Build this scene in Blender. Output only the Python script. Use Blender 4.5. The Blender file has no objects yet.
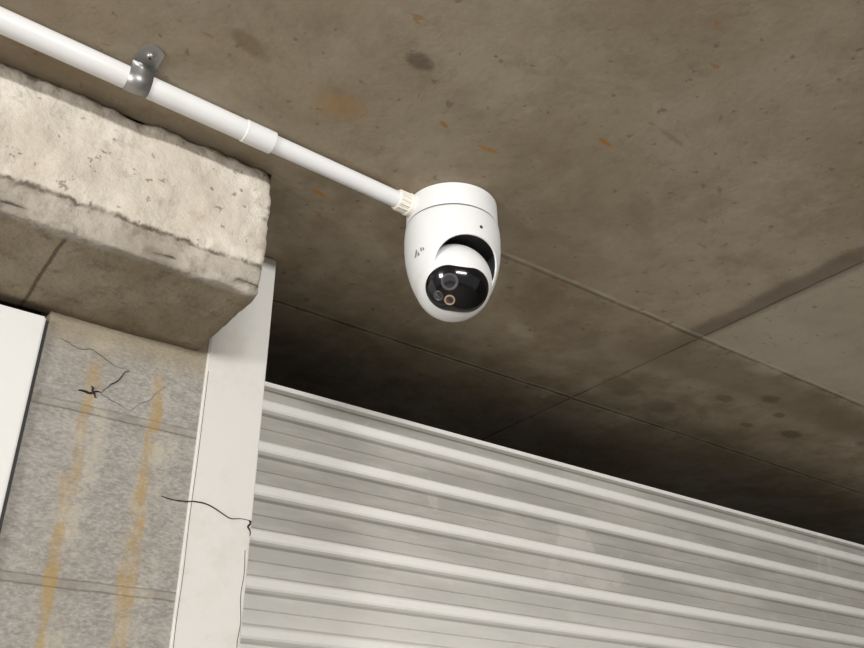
import bpy, bmesh, math, random
from mathutils import Vector, Matrix, noise
random.seed(4)
S=bpy.context.scene
H=1.7            # camera height; ceiling is .7 above it
CZ=2.4
try:
    S.view_settings.view_transform='Standard'
except Exception: pass

# ------------------------------------------------------------------ node helper
class M:
    def __init__(s,name,rough=.8,metal=0.,spec=.3):
        s.m=bpy.data.materials.new(name); s.m.use_nodes=True
        s.t=s.m.node_tree; s.n=s.t.nodes; s.b=s.n['Principled BSDF']
        s.b.inputs['Roughness'].default_value=rough; s.b.inputs['Metallic'].default_value=metal
        s.b.inputs['Specular IOR Level'].default_value=spec
        s._p=None
    def link(s,v,inp):
        if hasattr(v,'is_linked') or hasattr(v,'links'): s.t.links.new(v,inp)
        elif isinstance(v,(tuple,list)): inp.default_value=(*v,1) if len(v)==3 and inp.type=='RGBA' else v
        else: inp.default_value=v
    @property
    def pos(s):
        if s._p is None:
            s._p=s.n.new('ShaderNodeNewGeometry').outputs['Position']
            sp=s.n.new('ShaderNodeSeparateXYZ'); s.t.links.new(s._p,sp.inputs[0]); s.x,s.y,s.z=sp.outputs
        return s._p
    def math(s,op,a,b=0.,c=None,clamp=False):
        k=s.n.new('ShaderNodeMath'); k.operation=op; k.use_clamp=clamp
        s.link(a,k.inputs[0]); s.link(b,k.inputs[1])
        if c is not None: s.link(c,k.inputs[2])
        return k.outputs[0]
    def noise(s,scale,detail=6,rough=.6,stretch=(1,1,1),off=(0,0,0),dist=0.):
        mp=s.n.new('ShaderNodeMapping'); s.t.links.new(s.pos,mp.inputs[0])
        mp.inputs['Scale'].default_value=stretch; mp.inputs['Location'].default_value=off
        k=s.n.new('ShaderNodeTexNoise'); s.t.links.new(mp.outputs[0],k.inputs['Vector'])
        k.inputs['Scale'].default_value=scale;k.inputs['Detail'].default_value=detail
        k.inputs['Roughness'].default_value=rough;k.inputs['Distortion'].default_value=dist
        return k.outputs[0]
    def ramp(s,v,lo,hi,a=0.,b=1.):
        k=s.n.new('ShaderNodeMapRange'); k.interpolation_type='SMOOTHSTEP'
        s.link(v,k.inputs[0]); k.inputs[1].default_value=lo;k.inputs[2].default_value=hi
        k.inputs[3].default_value=a;k.inputs[4].default_value=b
        return k.outputs[0]
    def mix(s,f,a,b,mode='MIX'):
        k=s.n.new('ShaderNodeMix'); k.data_type='RGBA'; k.blend_type=mode
        s.link(f,k.inputs[0]); s.link(a,k.inputs[6]); s.link(b,k.inputs[7])
        return k.outputs[2]
    def line(s,coord,c,w,wob=None,amp=.004):
        d=s.math('SUBTRACT',coord,c)
        if wob is not None: d=s.math('ADD',d,s.math('MULTIPLY',s.math('SUBTRACT',wob,.5),amp))
        return s.ramp(s.math('ABSOLUTE',d),w*.35,w,1,0)
    def ell(s,x0,y0,rx,ry,rot,wob,amp=.6,c1=None,c2=None):
        s.pos
        c1=c1 or s.x; c2=c2 or s.y
        dx=s.math('SUBTRACT',c1,x0);dy=s.math('SUBTRACT',c2,y0)
        c,t=math.cos(rot),math.sin(rot)
        u=s.math('DIVIDE',s.math('ADD',s.math('MULTIPLY',dx,c),s.math('MULTIPLY',dy,t)),rx)
        v=s.math('DIVIDE',s.math('SUBTRACT',s.math('MULTIPLY',dy,c),s.math('MULTIPLY',dx,t)),ry)
        d=s.math('SQRT',s.math('ADD',s.math('MULTIPLY',u,u),s.math('MULTIPLY',v,v)))
        d=s.math('ADD',d,s.math('MULTIPLY',s.math('SUBTRACT',wob,.5),amp*2))
        return s.ramp(d,.5,1.1,1,0)
    def color(s,c): s.link(c,s.b.inputs['Base Color'])
    def bump(s,h,strength=.4,dist=.003):
        k=s.n.new('ShaderNodeBump');k.inputs['Strength'].default_value=strength;k.inputs['Distance'].default_value=dist
        s.link(h,k.inputs['Height']);s.t.links.new(k.outputs[0],s.b.inputs['Normal'])
    def gt(s,v,c,w=.01): return s.ramp(v,c-w,c+w)

# ceiling concrete
C=M('ceiling_concrete',.75,spec=.25); C.pos
n1=C.noise(3.2,7,.6); n2=C.noise(14,8,.65,off=(3,1,2)); n3=C.noise(90,4,.6); n4=C.noise(2,4,.5,off=(9,4,1),dist=.5)
n5=C.noise(38,8,.75,off=(1,8,2)); n6=C.noise(6,8,.7,off=(4,4,4),dist=.8)
wob=C.noise(9,4,.6,off=(1,7,0))
col=C.mix(C.ramp(n1,.35,.68),(.345,.285,.205),(.44,.38,.295))
col=C.mix(C.ramp(n2,.42,.75,0,.6),col,(.25,.20,.135))
col=C.mix(C.ramp(n6,.48,.70,0,.55),col,(.245,.192,.125))
col=C.mix(C.ramp(n4,.52,.72,0,.35),col,(.46,.41,.335))
col=C.mix(C.ramp(n5,.52,.78,0,.5),col,(.18,.142,.096))
col=C.mix(C.ramp(n5,.46,.25,0,.35),col,(.52,.46,.37))
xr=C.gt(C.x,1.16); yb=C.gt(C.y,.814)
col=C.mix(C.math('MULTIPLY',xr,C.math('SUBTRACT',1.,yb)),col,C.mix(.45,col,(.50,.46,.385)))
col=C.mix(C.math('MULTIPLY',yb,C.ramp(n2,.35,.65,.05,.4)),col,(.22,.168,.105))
j1=C.math('MULTIPLY',C.line(C.y,.816,.0040,wob,.008),C.gt(C.x,.70,.06))
j2=C.line(C.y,1.125,.004,wob,.008)
j3=C.math('MULTIPLY',C.line(C.x,1.16,.004,wob,.006),C.gt(C.y,.52,.02))
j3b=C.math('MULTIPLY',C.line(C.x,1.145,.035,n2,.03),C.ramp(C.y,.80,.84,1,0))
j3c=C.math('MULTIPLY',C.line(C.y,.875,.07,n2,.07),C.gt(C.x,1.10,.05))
J=C.math('MAXIMUM',C.math('MAXIMUM',j1,j2),j3)
Jf=C.math('MULTIPLY',J,C.ramp(n2,.3,.62,.1,.6))
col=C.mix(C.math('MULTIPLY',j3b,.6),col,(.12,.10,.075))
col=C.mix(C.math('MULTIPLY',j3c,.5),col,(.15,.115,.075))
col=C.mix(Jf,col,(.08,.062,.045))
jl=C.math('MULTIPLY',C.line(C.y,.807,.004,wob,.008),C.gt(C.x,.70,.06))  # painted catch light along the joint ridge
col=C.mix(C.math('MULTIPLY',jl,C.ramp(n5,.35,.6,.1,.55)),col,(.55,.50,.40))
jl2=C.line(C.y,1.118,.003,wob,.008)  # same painted catch light on the second joint
col=C.mix(C.math('MULTIPLY',jl2,C.ramp(n5,.35,.6,.1,.5)),col,(.55,.50,.40))
for (x0,y0,rx,ry,ro,k,cc) in [(.409,.577,.019,.013,.3,.75,(.14,.11,.08)),(.561,.645,.018,.0035,-.1,1,(.44,.20,.04)),
    (.663,.553,.015,.0035,.1,1,(.42,.20,.05)),(.44,.841,.016,.0035,.2,1,(.48,.20,.04)),(.375,.684,.035,.025,0,.5,(.40,.24,.09)),
    (.49,.641,.009,.004,.4,.8,(.36,.18,.06)),(1.476,.901,.03,.018,0,.6,(.10,.078,.05)),(1.668,.989,.035,.020,0,.65,(.10,.078,.05)),
    (1.56,.94,.02,.013,0,.6,(.10,.078,.05)),(1.40,.95,.025,.016,0,.5,(.10,.078,.05)),(1.55,1.01,.02,.012,0,.5,(.10,.078,.05)),(1.85,.93,.03,.015,0,.5,(.10,.078,.05)),
    (.253,.662,.03,.012,.4,.5,(.19,.135,.08)),(.72,.50,.03,.004,.1,.5,(.25,.19,.12)),(1.2,1.03,.06,.03,.3,.5,(.13,.105,.07)),
    (1.33,1.05,.05,.03,.3,.4,(.13,.105,.07)),(.9,.97,.04,.02,.3,.35,(.50,.45,.37)),(.8,.62,.05,.02,.6,.3,(.22,.175,.11))]:
    col=C.mix(C.math('MULTIPLY',C.ell(x0,y0,rx,ry,ro,n5,.8),k),col,cc)
pin=C.ramp(C.noise(60,3,.5,off=(2,2,2)),.65,.71)
col=C.mix(C.math('MULTIPLY',pin,.5),col,(.14,.11,.07))
pr=C.ramp(C.noise(42,3,.5,stretch=(.6,1.6,1),off=(7,1,2)),.69,.72)
col=C.mix(C.math('MULTIPLY',pr,.6),col,(.34,.18,.06))
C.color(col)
C.bump(C.math('ADD',C.math('ADD',C.math('MULTIPLY',n2,.5),C.math('MULTIPLY',n3,.25)),C.math('MULTIPLY',J,-.7)),.5,.004)
mCeil=C.m

# beam
B=M('beam_concrete',.85,spec=.15); B.pos
n1=B.noise(9,7,.65); n2=B.noise(30,7,.7,off=(2,5,1)); n3=B.noise(140,4,.6)
nb=B.noise(22,5,.7,stretch=(1,.2,.2))
front=B.ramp(B.y,.846,.856,1,0)
cream=B.mix(B.ramp(n1,.35,.7),(.58,.525,.45),(.76,.72,.645))
cream=B.mix(B.ramp(n2,.48,.70,0,.5),cream,(.46,.38,.29))
cream=B.mix(B.ramp(B.noise(18,6,.75,off=(5,5,5)),.56,.68,0,.6),cream,(.36,.31,.25))
cream=B.mix(B.ramp(B.noise(70,4,.7,off=(5,1,5)),.62,.67,0,.7),cream,(.20,.16,.12))
grey=B.mix(B.ramp(n1,.3,.7),(.32,.285,.24),(.54,.50,.44))
grey=B.mix(B.ramp(n2,.48,.66,0,.6),grey,(.19,.16,.125))
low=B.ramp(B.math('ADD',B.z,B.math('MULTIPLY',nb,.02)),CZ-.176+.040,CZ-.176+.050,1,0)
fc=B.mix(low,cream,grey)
edge=B.ramp(B.math('ABSOLUTE',B.math('SUBTRACT',B.math('ADD',B.z,B.math('MULTIPLY',nb,.02)),CZ-.176+.045)),.0,.004,1,0)
fc=B.mix(B.math('MULTIPLY',edge,B.ramp(n2,.35,.6,.1,.9)),fc,(.10,.08,.06))
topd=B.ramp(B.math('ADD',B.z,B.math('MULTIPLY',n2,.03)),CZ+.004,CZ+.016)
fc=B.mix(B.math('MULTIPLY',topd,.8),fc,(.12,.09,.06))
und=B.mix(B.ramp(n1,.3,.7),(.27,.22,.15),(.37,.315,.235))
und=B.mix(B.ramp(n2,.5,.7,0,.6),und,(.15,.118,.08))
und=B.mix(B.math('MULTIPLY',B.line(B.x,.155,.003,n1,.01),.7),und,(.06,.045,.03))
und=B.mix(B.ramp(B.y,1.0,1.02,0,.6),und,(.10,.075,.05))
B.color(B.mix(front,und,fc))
B.bump(B.math('ADD',B.math('MULTIPLY',n2,.6),B.math('MULTIPLY',n3,.4)),.8,.005)
mBeam=B.m

# block wall
W=M('blockwork',.9,spec=.15); W.pos
n1=W.noise(75,8,.8,stretch=(.6,1,1.3)); n2=W.noise(8,6,.6); n3=W.noise(260,5,.7,stretch=(.6,1,1.3)); wv=W.noise(26,4,.6,stretch=(1,1,.25))
col=W.mix(W.ramp(n1,.36,.66),(.32,.302,.275),(.45,.43,.398))
col=W.mix(W.ramp(n3,.45,.68,0,.5),col,(.62,.60,.565))
col=W.mix(W.ramp(n3,.5,.3,0,.4),col,(.23,.21,.18))
col=W.mix(W.ramp(n2,.45,.75,0,.45),col,(.37,.33,.27))
zz=W.math('MULTIPLY',W.math('SUBTRACT',W.math('FRACT',W.math('DIVIDE',W.math('SUBTRACT',W.z,H+.413-.099),.198)),.5),.198)
zz=W.math('ADD',zz,W.math('MULTIPLY',W.math('SUBTRACT',n2,.5),.006))
mort=W.ramp(W.math('ABSOLUTE',zz),.0035,.006,1,0)
col=W.mix(W.math('MULTIPLY',mort,.8),col,W.mix(W.ramp(n1,.3,.7),(.30,.27,.235),(.44,.41,.37)))
medge=W.ramp(W.math('ABSOLUTE',W.math('SUBTRACT',zz,-.005)),0,.0022,1,0)
col=W.mix(W.math('MULTIPLY',medge,W.ramp(n1,.3,.7,.2,.6)),col,(.16,.135,.105))
for x0,w,am in((.249,.0115,.024),(.331,.010,.022)):
    d=W.line(W.x,x0,w,wv,am*2)
    br=W.ramp(W.noise(22,6,.8,stretch=(2,1,1),off=(x0*30,0,0)),.34,.62)
    zt=W.ramp(W.z,H+.46,H+.50,1,0)
    s_=W.math('MULTIPLY',W.math('MULTIPLY',d,br),zt)
    halo=W.math('MULTIPLY',W.line(W.x,x0+.008,w*2.8,wv,am*2),W.ramp(W.noise(20,6,.8,off=(0,x0*9,3)),.45,.62))
    col=W.mix(W.math('MULTIPLY',halo,.5),col,(.64,.59,.48))
    col=W.mix(W.math('MULTIPLY',s_,.75),col,(.47,.325,.13))
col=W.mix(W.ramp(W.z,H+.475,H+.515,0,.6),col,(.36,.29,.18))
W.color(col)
W.bump(W.math('SUBTRACT',W.math('ADD',n1,W.math('MULTIPLY',n3,.8)),W.math('MULTIPLY',mort,.9)),.8,.004)
mWall=W.m

def paint(name,base,dirt,amt,rough=.5,scale=12,stretch=(1,1,1),bump=.1):
    P=M(name,rough,spec=.35);P.pos
    a=P.noise(scale,7,.7,stretch=stretch);b=P.noise(scale*6,5,.6)
    c=P.mix(P.ramp(a,.5,.75,0,amt),base,dirt)
    P.color(P.mix(P.ramp(b,.6,.8,0,amt*.6),c,dirt));P.bump(P.math('ADD',a,P.math('MULTIPLY',b,.3)),bump,.002)
    return P.m
mPost=paint('post_paint',(.70,.69,.66),(.48,.45,.39),.4,.6,10,bump=.35)
mPanel=paint('panel_paint',(.76,.76,.74),(.6,.6,.58),.2,.45,6)
mPVC=paint('pvc_white',(.82,.83,.84),(.66,.64,.60),.2,.35,20,bump=.03)
mCream=paint('pvc_cream',(.82,.80,.73),(.68,.64,.55),.2,.4,30,bump=.03)
mHouse=paint('camera_white',(.80,.81,.82),(.77,.78,.78),.2,.35,8,bump=.0)
mBall=paint('camera_ball_white',(.82,.83,.84),(.79,.79,.79),.1,.3,8,bump=.0)
mCurb=paint('concrete_dark',(.10,.085,.065),(.06,.05,.04),.6,.9,8,bump=.4)
mFloor=paint('floor_concrete',(.34,.32,.29),(.22,.20,.18),.5,.8,3,bump=.3)
def plain(name,c,rough,metal=0,spec=.5,coat=0):
    P=M(name,rough,metal,spec);P.pos
    P.color(P.mix(P.ramp(P.noise(40,3,.5),.4,.7,0,.15),c,tuple(v*.8 for v in c)));P.b.inputs['Coat Weight'].default_value=coat
    return P.m
mBlack=plain('black_gloss',(.004,.004,.005),.12,0,.4,.3)
mDark=plain('dark_gap',(.03,.03,.03),.6)
mLens=plain('lens_glass',(.012,.012,.02),.03,0,1,1)
mGold=plain('lens_ring_gold',(.60,.42,.26),.35,.5)
mRing=plain('lens_ring_grey',(.10,.10,.105),.3,.5)
mGalv=plain('galvanised_steel',(.34,.34,.33),.42,.8)
mCrack=plain('crack_black',(.015,.012,.01),.9)
mMark=plain('logo_grey',(.22,.22,.23),.5)

# roller door
yd=1.108
D=M('roller_door_paint',.42,spec=.4);D.pos
n1=D.noise(7,7,.7,stretch=(.5,1,3));n2=D.noise(25,7,.7,stretch=(.5,1,2));n3=D.noise(5,6,.7,off=(3,3,3),dist=.6)
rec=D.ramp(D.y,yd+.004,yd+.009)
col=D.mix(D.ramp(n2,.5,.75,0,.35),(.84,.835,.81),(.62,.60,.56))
dust_shade=D.math('MULTIPLY',rec,D.ramp(D.z,H+.12,H+.42,.25,.85))  # dust on the recessed flats, plus painted shade deepening toward the top
col=D.mix(dust_shade,col,D.mix(D.ramp(n1,.4,.62),(.29,.28,.255),(.41,.395,.36)))
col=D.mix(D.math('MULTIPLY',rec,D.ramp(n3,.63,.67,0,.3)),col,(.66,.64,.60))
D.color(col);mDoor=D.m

# ------------------------------------------------------------------ mesh helpers
def obj(name,me,mat=None,parent=None,smooth=False):
    o=bpy.data.objects.new(name,me);S.collection.objects.link(o)
    if mat: me.materials.append(mat)
    if parent: o.parent=parent
    if smooth:
        for p in me.polygons:p.use_smooth=True
    return o
def from_bm(name,bm,mat,parent=None,smooth=False):
    bmesh.ops.recalc_face_normals(bm,faces=bm.faces)
    me=bpy.data.meshes.new(name);bm.to_mesh(me);bm.free();return obj(name,me,mat,parent,smooth)
def box(name,x0,x1,y0,y1,z0,z1,mat,parent=None,bev=0.):
    bm=bmesh.new();bmesh.ops.create_cube(bm,size=1)
    for v in bm.verts:v.co=Vector(((x0+x1)/2+v.co.x*(x1-x0),(y0+y1)/2+v.co.y*(y1-y0),(z0+z1)/2+v.co.z*(z1-z0)))
    if bev:bmesh.ops.bevel(bm,geom=bm.edges[:],offset=bev,segments=2,affect='EDGES')
    return from_bm(name,bm,mat,parent)
def empty(name,loc=(0,0,0)):
    e=bpy.data.objects.new(name,None);S.collection.objects.link(e);return e
def rough_box(name,lo,hi,step,mat,fn):
    bm=bmesh.new();lo=Vector(lo);hi=Vector(hi);n=[max(1,round((hi[i]-lo[i])/step)) for i in range(3)]
    cache={}
    def V(i,j,k):
        key=(i,j,k)
        if key not in cache:
            p=Vector((lo[0]+(hi[0]-lo[0])*i/n[0],lo[1]+(hi[1]-lo[1])*j/n[1],lo[2]+(hi[2]-lo[2])*k/n[2]))
            fl=((i==n[0]),(j==0),(k==0),(k==n[2]))
            cache[key]=bm.verts.new(fn(p,lo,hi,fl))
        return cache[key]
    for s_ in(0,n[0]):
        for j in range(n[1]):
            for k in range(n[2]):bm.faces.new((V(s_,j,k),V(s_,j+1,k),V(s_,j+1,k+1),V(s_,j,k+1)))
    for s_ in(0,n[1]):
        for i in range(n[0]):
            for k in range(n[2]):bm.faces.new((V(i,s_,k),V(i+1,s_,k),V(i+1,s_,k+1),V(i,s_,k+1)))
    for s_ in(0,n[2]):
        for i in range(n[0]):
            for j in range(n[1]):bm.faces.new((V(i,j,s_),V(i+1,j,s_),V(i+1,j+1,s_),V(i,j+1,s_)))
    return from_bm(name,bm,mat,None,True)
def lathe(name,prof,c,mat,parent,seg=96,axis=None,smooth=True,caps=True):
    bm=bmesh.new();R=Matrix.Identity(3)
    if axis is not None:R=Vector((0,0,1)).rotation_difference(Vector(axis)).to_matrix()
    rings=[]
    for r,z in prof:
        rings.append([bm.verts.new(Vector(c)+R@Vector((r*math.cos(2*math.pi*i/seg),r*math.sin(2*math.pi*i/seg),z))) for i in range(seg)])
    for a,b in zip(rings,rings[1:]):
        for i in range(seg):bm.faces.new((a[i],a[(i+1)%seg],b[(i+1)%seg],b[i]))
    if caps:bm.faces.new(rings[0]);bm.faces.new(rings[-1][::-1])
    o=from_bm(name,bm,mat,parent,smooth)
    if smooth:
        md=o.modifiers.new('e','EDGE_SPLIT');md.split_angle=math.radians(40)
    return o
def tube(name,pts,r,mat,parent=None,taper=False):
    cu=bpy.data.curves.new(name,'CURVE');cu.dimensions='3D';cu.bevel_depth=r;cu.bevel_resolution=2
    sp=cu.splines.new('POLY');sp.points.add(len(pts)-1)
    for i,p in enumerate(pts):
        sp.points[i].co=(*p,1)
        if taper:sp.points[i].radius=max(.2,1-.7*abs(i/(len(pts)-1)-.4)*1.6)
    cu.materials.append(mat)
    o=bpy.data.objects.new(name,cu);S.collection.objects.link(o)
    if parent:o.parent=parent
    return o

# ------------------------------------------------------------------ shell
box('ceiling',-3.6,4.6,-3.2,3.4,CZ,CZ+.2,mCeil)
box('floor',-3.6,4.6,-3.2,3.4,-.2,0,mFloor)
box('store_blocker_back',-3,4.6,3.2,3.4,0,CZ,mCurb)  # unseen, added to enclose the store so its ceiling stays dark
box('wall_right',4.3,4.6,-3.2,3.2,0,CZ,mCurb)  # unseen, also closes the far end of the added dark store
box('wall_left',.188,.386,1.02,1.21,0,CZ,mWall)
box('wall_side',.386,.470,1.10,3.2,0,CZ,mCurb)  # partition, carried back unseen to close off the dark store
box('trim_1',.386,.470,1.016,1.10,0,CZ,mPost,bev=.002)

# beam
Zb=CZ-.176
def bfn(p,lo,hi,fl):
    q=p.copy()
    nz=noise.fractal(p*22,1,2,5)
    n2=noise.fractal(p*60+Vector((5,1,2)),1,2,4)
    if fl[1]:
        q.y+=nz*.0028+n2*.0016
        lim=Zb+.036+noise.noise(Vector((p.x*18,0,3)))*.008+noise.noise(Vector((p.x*70,0,3)))*.005
        if p.z<lim:q.y+=.0045
    ex=min(1,abs(p.x-hi.x)/.007);ey=min(1,abs(p.y-lo.y)/.007);ez=min(1,abs(p.z-lo.z)/.007)
    et=min(1,abs(p.z-hi.z)/.012)
    chip=.0015+max(0,noise.noise(p*28))*.009+max(0,noise.noise(p*70))*.004
    if ex<1 and ey<1:q.x-=chip*(1-ey)*(1-ex)*.8;q.y+=chip*(1-ex)*.8
    if ez<1 and ey<1:q.z+=chip*(1-ey)*.9;q.y+=chip*(1-ez)*.5
    if ez<1 and ex<1:q.z+=chip*(1-ex)*.7
    if et<1 and ey<1:q.y+=(chip*1.8+.003)*(1-et)
    if fl[2]:q.z+=nz*.0015
    if fl[0]:q.x+=nz*.002
    return q
rough_box('concrete_beam',(-1.0,.833,Zb),(.371,1.03,CZ),.005,mBeam,bfn)

e=empty('door_1')
box('leaf',-1.0,.183,1.012,1.065,.01,H+.512,mPanel,e,.002)
box('frame_edge',.1835,.188,1.022,1.075,0,H+.512,mDark,e)
box('wall_front',-1.0,.188,1.08,1.2,H+.50,CZ,mCurb)

# ------------------------------------------------------------------ roller shutter (top gap and dark store behind added to darken the ceiling there)
e=empty('roller_shutter_door')
pitch=.0630;top=H+.545
prof=[(top,yd+.0115),(top-.014,yd+.0115),(top-.017,yd+.008)]
z=top-.020
while z>.02:
    for dz,d in((0,.0),(.003,-.002),(.0125,-.002),(.0155,.000),(.0185,.008),(.0205,.0125),(.038,.0125),(.0393,.0105),(.0406,.0125),(.057,.0125),(.060,.008)):
        prof.append((z-dz,yd+d))
    z-=pitch
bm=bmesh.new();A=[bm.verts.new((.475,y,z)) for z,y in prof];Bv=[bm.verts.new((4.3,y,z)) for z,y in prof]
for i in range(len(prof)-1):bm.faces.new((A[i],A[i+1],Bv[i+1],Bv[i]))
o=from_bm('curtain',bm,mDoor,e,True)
md=o.modifiers.new('s','SOLIDIFY');md.thickness=.001;md.offset=1
md=o.modifiers.new('e','EDGE_SPLIT');md.split_angle=math.radians(28)
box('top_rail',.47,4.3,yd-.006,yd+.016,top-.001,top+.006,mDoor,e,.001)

# ------------------------------------------------------------------ conduit
e=empty('conduit_pipe')
def cyl(name,x0,x1,r,mat,par,y0,y1,z,b=.0008):
    a=Vector((x0,y0,z));d=Vector((x1,y1,z))-a;L=d.length
    return lathe(name,[(r-b,0),(r,b),(r,L-b),(r-b,L)],a,mat,par,48,d.normalized())
zc=CZ-.0135
def cy(x):return .763+.028*x
cyl('pipe_large',-1.0,.305,.0125,mPVC,e,cy(-1),cy(.305),zc)
cyl('coupling',.300,.338,.0134,mPVC,e,cy(.300),cy(.338),zc,.001)
cyl('pipe_small',.336,.524,.0107,mPVC,e,cy(.336),cy(.524),zc)
cyl('adaptor_body',.516,.534,.0128,mCream,e,cy(.516),cy(.534),zc)
cyl('adaptor_nut',.532,.547,.0150,mCream,e,cy(.532),cy(.547),zc,.0015)
for i in range(14):
    a=2*math.pi*i/14
    yy=cy(.522)+math.cos(a)*.0128;z_=zc+math.sin(a)*.0128
    box('rib_%d'%i,.517,.532,yy-.0008,yy+.0008,z_-.0008,z_+.0008,mCream,e)

# saddle clamp
e=empty('pipe_clamp')
x0,x1=.162,.187;r0=.0129;yc=cy(.172)
path=[(yc-r0-.004,CZ-.0009),(yc-r0-.0012,CZ-.0022),(yc-r0-.0002,CZ-.006)]
for i in range(0,19):
    a=math.pi+math.pi*i/18
    path.append((yc+math.cos(a)*r0,zc+math.sin(a)*r0))
path.append((yc+r0,CZ-.002))
bm=bmesh.new();A=[];Bv=[]
for i,(y,z) in enumerate(path):
    A.append(bm.verts.new((x0,y,z)));Bv.append(bm.verts.new((x1,y,z)))
for i in range(len(path)-1):bm.faces.new((A[i],A[i+1],Bv[i+1],Bv[i]))
o=from_bm('strap',bm,mGalv,e,True);md=o.modifiers.new('s','SOLIDIFY');md.thickness=.0014;md.offset=0
bm=bmesh.new();xc=(x0+x1)/2;hw=(x1-x0)/2;ye=yc-.048
pts=[(x0,yc-r0-.003),(x1,yc-r0-.003)]
for i in range(13):
    a=-math.pi*i/12;pts.append((xc+hw*math.cos(a)*(1),ye+.009+math.sin(a)*.009))
f_=bm.faces.new([bm.verts.new((x,y,CZ-.0016)) for x,y in pts])
ex=bmesh.ops.extrude_face_region(bm,geom=[f_])
for v in ex['geom']:
    if isinstance(v,bmesh.types.BMVert):v.co.z=CZ-.0002
from_bm('tab',bm,mGalv,e)
lathe('washer',[(.0062,0),(.0062,-.001),(.005,-.0014)],(xc,yc-.033,CZ-.0014),mGalv,e,32)
lathe('screw',[(.0045,0),(.0045,-.0012),(.003,-.003),(.0006,-.0032)],(xc,yc-.033,CZ-.0026),mGalv,e,24)
lathe('screw_slot',[(.0018,0),(.0016,-.0006)],(xc,yc-.033,CZ-.0057),mDark,e,6)

# ------------------------------------------------------------------ security camera (turret dome)
e=empty('security_camera')
cx,cyy=.598,.768
c0=Vector((cx,cyy,CZ))
lathe('base_box',[(.0582,0),(.0594,-.001),(.0600,-.0315),(.0590,-.033)],c0,mHouse,e,128)
lathe('seam',[(.0572,-.032),(.0572,-.0362)],c0,mDark,e,128)
tc=Vector((-.5927,-.8054,0))
TT=[(-.0352,.0595),(-.0367,.0608),(-.045,.0618),(-.055,.0622),(-.070,.0619),(-.085,.0605),(-.100,.0576),(-.115,.0533),(-.125,.0493),(-.135,.044)]
def Rz(z):
    z=-z
    for (a,ra),(b,rb) in zip(TT,TT[1:]):
        if z<=-b:
            f=(z+a)/(a-b);f=max(0,min(1,f));return ra+(rb-ra)*f
    return TT[-1][1]
fa=math.atan2(tc.y,tc.x)
ca=fa+math.radians(26)
seg=180;rows=34
bm=bmesh.new();rings=[]
for i in range(seg):
    a=2*math.pi*i/seg
    d=(a-ca+math.pi)%(2*math.pi)-math.pi
    k=abs(d)/math.radians(54)
    zr=-.127
    if k<1:zr=-.127+.0485*math.sqrt(1-k**2.2)
    colv=[]
    for j in range(rows+1):
        z=-.035+(zr+.035)*j/rows
        r=Rz(z);colv.append(bm.verts.new(c0+Vector((r*math.cos(a),r*math.sin(a),z))))
    rings.append(colv)
for i in range(seg):
    a=rings[i];b=rings[(i+1)%seg]
    for j in range(rows):bm.faces.new((a[j],b[j],b[j+1],a[j+1]))
o=from_bm('housing',bm,mHouse,e,True)
md=o.modifiers.new('s','SOLIDIFY');md.thickness=.0022;md.offset=-1
md=o.modifiers.new('b','BEVEL');md.width=.0006;md.segments=2;md.limit_method='ANGLE';md.angle_limit=math.radians(50)
lathe('inner_core',[(.054,-.036),(.052,-.066),(.030,-.068)],c0,mDark,e,96)
# ball
bc=c0+Vector((-.0025,-.0035,-.1165));br=.0492
bm=bmesh.new();bmesh.ops.create_uvsphere(bm,u_segments=96,v_segments=64,radius=br)
for v in bm.verts:v.co+=bc
from_bm('eyeball',bm,mBall,e,True)
tocam=(Vector((0,0,H))-bc).normalized()
right=Vector((.8054,-.5927,0));up=right.cross(-tocam).normalized()
dirw=(tocam+right*.17-up*.19).normalized()
e1=(right-dirw*right.dot(dirw)).normalized();e2=dirw.cross(e1).normalized()
rot=math.radians(-9)
e1,e2=e1*math.cos(rot)+e2*math.sin(rot),e2*math.cos(rot)-e1*math.sin(rot)
def sp(lon,lat,r):
    return bc+(dirw*math.cos(lon)*math.cos(lat)+e1*math.sin(lon)*math.cos(lat)+e2*math.sin(lat))*r
bm=bmesh.new();A_=math.radians(52);B_=math.radians(34);NR=14;NS=96
cv=bm.verts.new(sp(0,0,br+.0012));prev=None
for k in range(1,NR+2):
    ring=[]
    rr=min(1,k/NR);h=.0012 if k<NR else (.0009 if k==NR else -.001)
    for i in range(NS):
        a=2*math.pi*i/NS
        ca_,sa_=math.cos(a),math.sin(a);L=A_-B_
        if abs(sa_)*L<=abs(ca_)*B_ and abs(ca_)>1e-6:
            bq=abs(ca_)*L;disc=bq*bq-(L*L-B_*B_);t=bq+math.sqrt(max(0,disc))
        else:t=B_/abs(sa_)
        sc=1.012 if k>NR else 1
        ring.append(bm.verts.new(sp(rr*sc*t*ca_,rr*sc*t*sa_,br+h)))
    if prev is None:
        for i in range(NS):bm.faces.new((cv,ring[i],ring[(i+1)%NS]))
    else:
        for i in range(NS):bm.faces.new((prev[i],ring[i],ring[(i+1)%NS],prev[(i+1)%NS]))
    prev=ring
from_bm('window',bm,mBlack,e,True)
def lens(nm,lon,lat,r,ring):
    lon=math.radians(lon);lat=math.radians(lat)
    p=sp(lon,lat,br+.0009);ax=(p-bc).normalized()
    lathe(nm+'_ring',[(r,0),(r,.0010),(r*.88,.0013),(r*.74,.0008)],p,ring,e,40,ax)
    lathe(nm+'_glass',[(r*.74,0),(r*.7,.0011),(r*.45,.0016),(r*.1,.0018)],p,mLens,e,40,ax)
lens('lens_main',-16,10,.0105,mRing)
lens('lamp_a',-29,-12,.0062,mRing)
lens('lamp_b',-12,-15,.0066,mGold)
def on_house(ang,z,off=.0004):
    r=Rz(z)+off;return c0+Vector((r*math.cos(ang),r*math.sin(ang),z))
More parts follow.
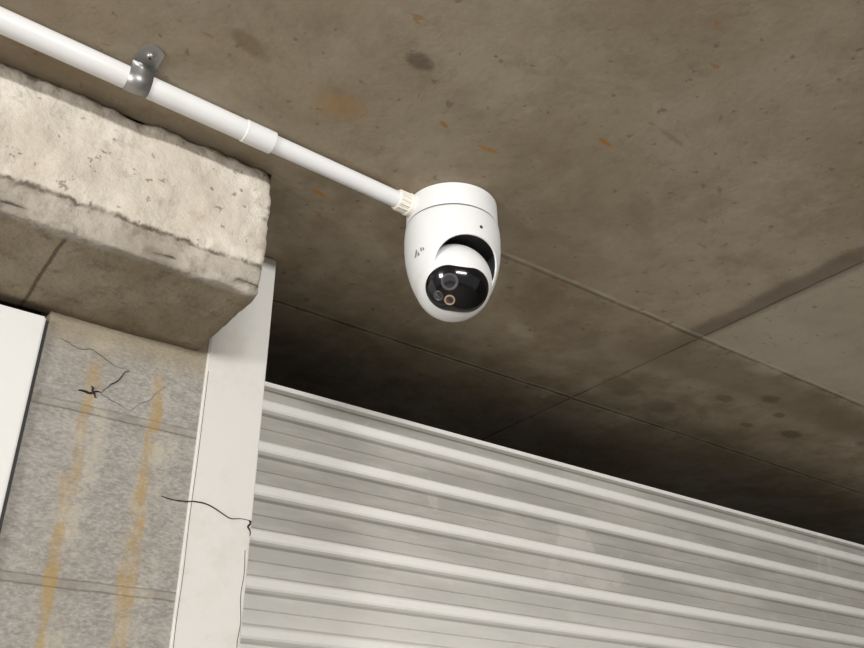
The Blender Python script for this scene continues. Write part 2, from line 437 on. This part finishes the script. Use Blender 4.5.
def patch(nm,ang,z,poly,mat,off=.0004):
    bm=bmesh.new();bm.faces.new([bm.verts.new(on_house(ang+u/.058,z+v,off)) for u,v in poly]);return from_bm(nm,bm,mat,e)
la=fa-math.radians(50)
patch('mark_a',la,-.094,[(-.005,-.004),(.0,.0055),(.0016,.003),(-.0018,-.004)],mMark)
patch('mark_b',la,-.094,[(.0008,-.004),(.0025,.002),(.005,-.004)],mMark)
patch('mark_c',la+.14,-.092,[(-.001,-.0025),(-.001,.0025),(.001,.0025),(.001,-.0025)],mMark)
patch('mark_d',la+.20,-.092,[(-.001,-.0025),(-.001,.001),(.001,.001),(.001,-.0025)],mMark)
p=on_house(fa+math.radians(34),-.064,-.0004)
lathe('screw_hole',[(.0024,0),(.0022,.0008)],p,mDark,e,16,(p-c0-Vector((0,0,-.064))).normalized())

# ------------------------------------------------------------------ dead roots / thin wires
e=empty('dead_root_strands')
def wig(p0,p1,amp,n,plane_y,seed,fr=3):
    out=[]
    for i in range(n+1):
        t=i/n;w=math.sin(math.pi*t)
        x=p0[0]+(p1[0]-p0[0])*t+noise.noise(Vector((t*fr,seed,0)))*amp*w
        z=p0[1]+(p1[1]-p0[1])*t+noise.noise(Vector((t*fr,seed,9)))*amp*w
        out.append((x,plane_y,z))
    return out
k=0
for p0,p1,a,r in [((.205,H+.493),(.290,H+.474),.008,.0003),((.290,H+.474),(.262,H+.436),.012,.0007),((.236,H+.434),(.262,H+.438),.005,.0016),
                  ((.300,H+.424),(.345,H+.474),.008,.00025),((.262,H+.436),(.300,H+.424),.006,.00025),((.250,H+.443),(.258,H+.430),.006,.0015)]:
    tube('strand_%d'%k,wig(p0,p1,a,24,1.0192,k*3.1),r,mCrack,e,True);k+=1
e=empty('thin_wire')
tube('wire',[(x,1.0150 if x>.388 else 1.0185,z) for x,_,z in wig((.352,H+.328),(.470,H+.316),.020,30,1.0150,2.2,2.5)],.0008,mCrack,e,True)
tube('wire_tail',[(x,1.0145,z) for x,_,z in wig((.466,H+.317),(.468,H+.298),.008,14,1.0150,4.2,2.5)],.0013,mCrack,e,True)
e=empty('paint_cracks')
tube('crack_2',wig((.464,H+.28),(.468,H+.02),.009,60,1.0159,5.2,6),.0004,mCrack,e)
tube('crack_3',wig((.389,H+.50),(.389,H-.2),.004,60,1.0159,7.2,8),.0003,mCrack,e)

# ------------------------------------------------------------------ lights
def area(name,loc,tgt,sx,sy,en,col):
    l=bpy.data.lights.new(name,'AREA');l.shape='RECTANGLE';l.size=sx;l.size_y=sy;l.energy=en;l.color=col
    o=bpy.data.objects.new(name,l);S.collection.objects.link(o);o.location=loc
    o.rotation_euler=(Vector(tgt)-Vector(loc)).to_track_quat('-Z','Y').to_euler();return o
area('fluorescent_light',(-.2,-2.2,2.27),(.6,1,1.9),1.5,.15,66,(1,.975,.94))
area('fluorescent_light_side',(-2.7,-.35,1.95),(.6,.9,2.1),.5,.5,60,(1,.975,.94))
w=bpy.data.worlds.new('w');S.world=w;w.use_nodes=True
w.node_tree.nodes['Background'].inputs[0].default_value=(1,.98,.95,1);w.node_tree.nodes['Background'].inputs[1].default_value=.39

# ------------------------------------------------------------------ camera
cd=bpy.data.cameras.new('camera');co=bpy.data.objects.new('camera',cd);S.collection.objects.link(co)
yaw,pit,rol,f=.6343,.4967,-.0025,898.9
cyw,syw=math.cos(yaw),math.sin(yaw)
fw=Vector((syw*math.cos(pit),cyw*math.cos(pit),math.sin(pit)));r=Vector((cyw,-syw,0));u=r.cross(fw)
r2=r*math.cos(rol)+u*math.sin(rol);u2=u*math.cos(rol)-r*math.sin(rol)
Mx=Matrix((r2,u2,-fw)).transposed().to_4x4();Mx.translation=Vector((0,0,H));co.matrix_world=Mx
cd.sensor_fit='HORIZONTAL';cd.sensor_width=36;cd.lens=f/864*36;cd.clip_start=.02
S.camera=co
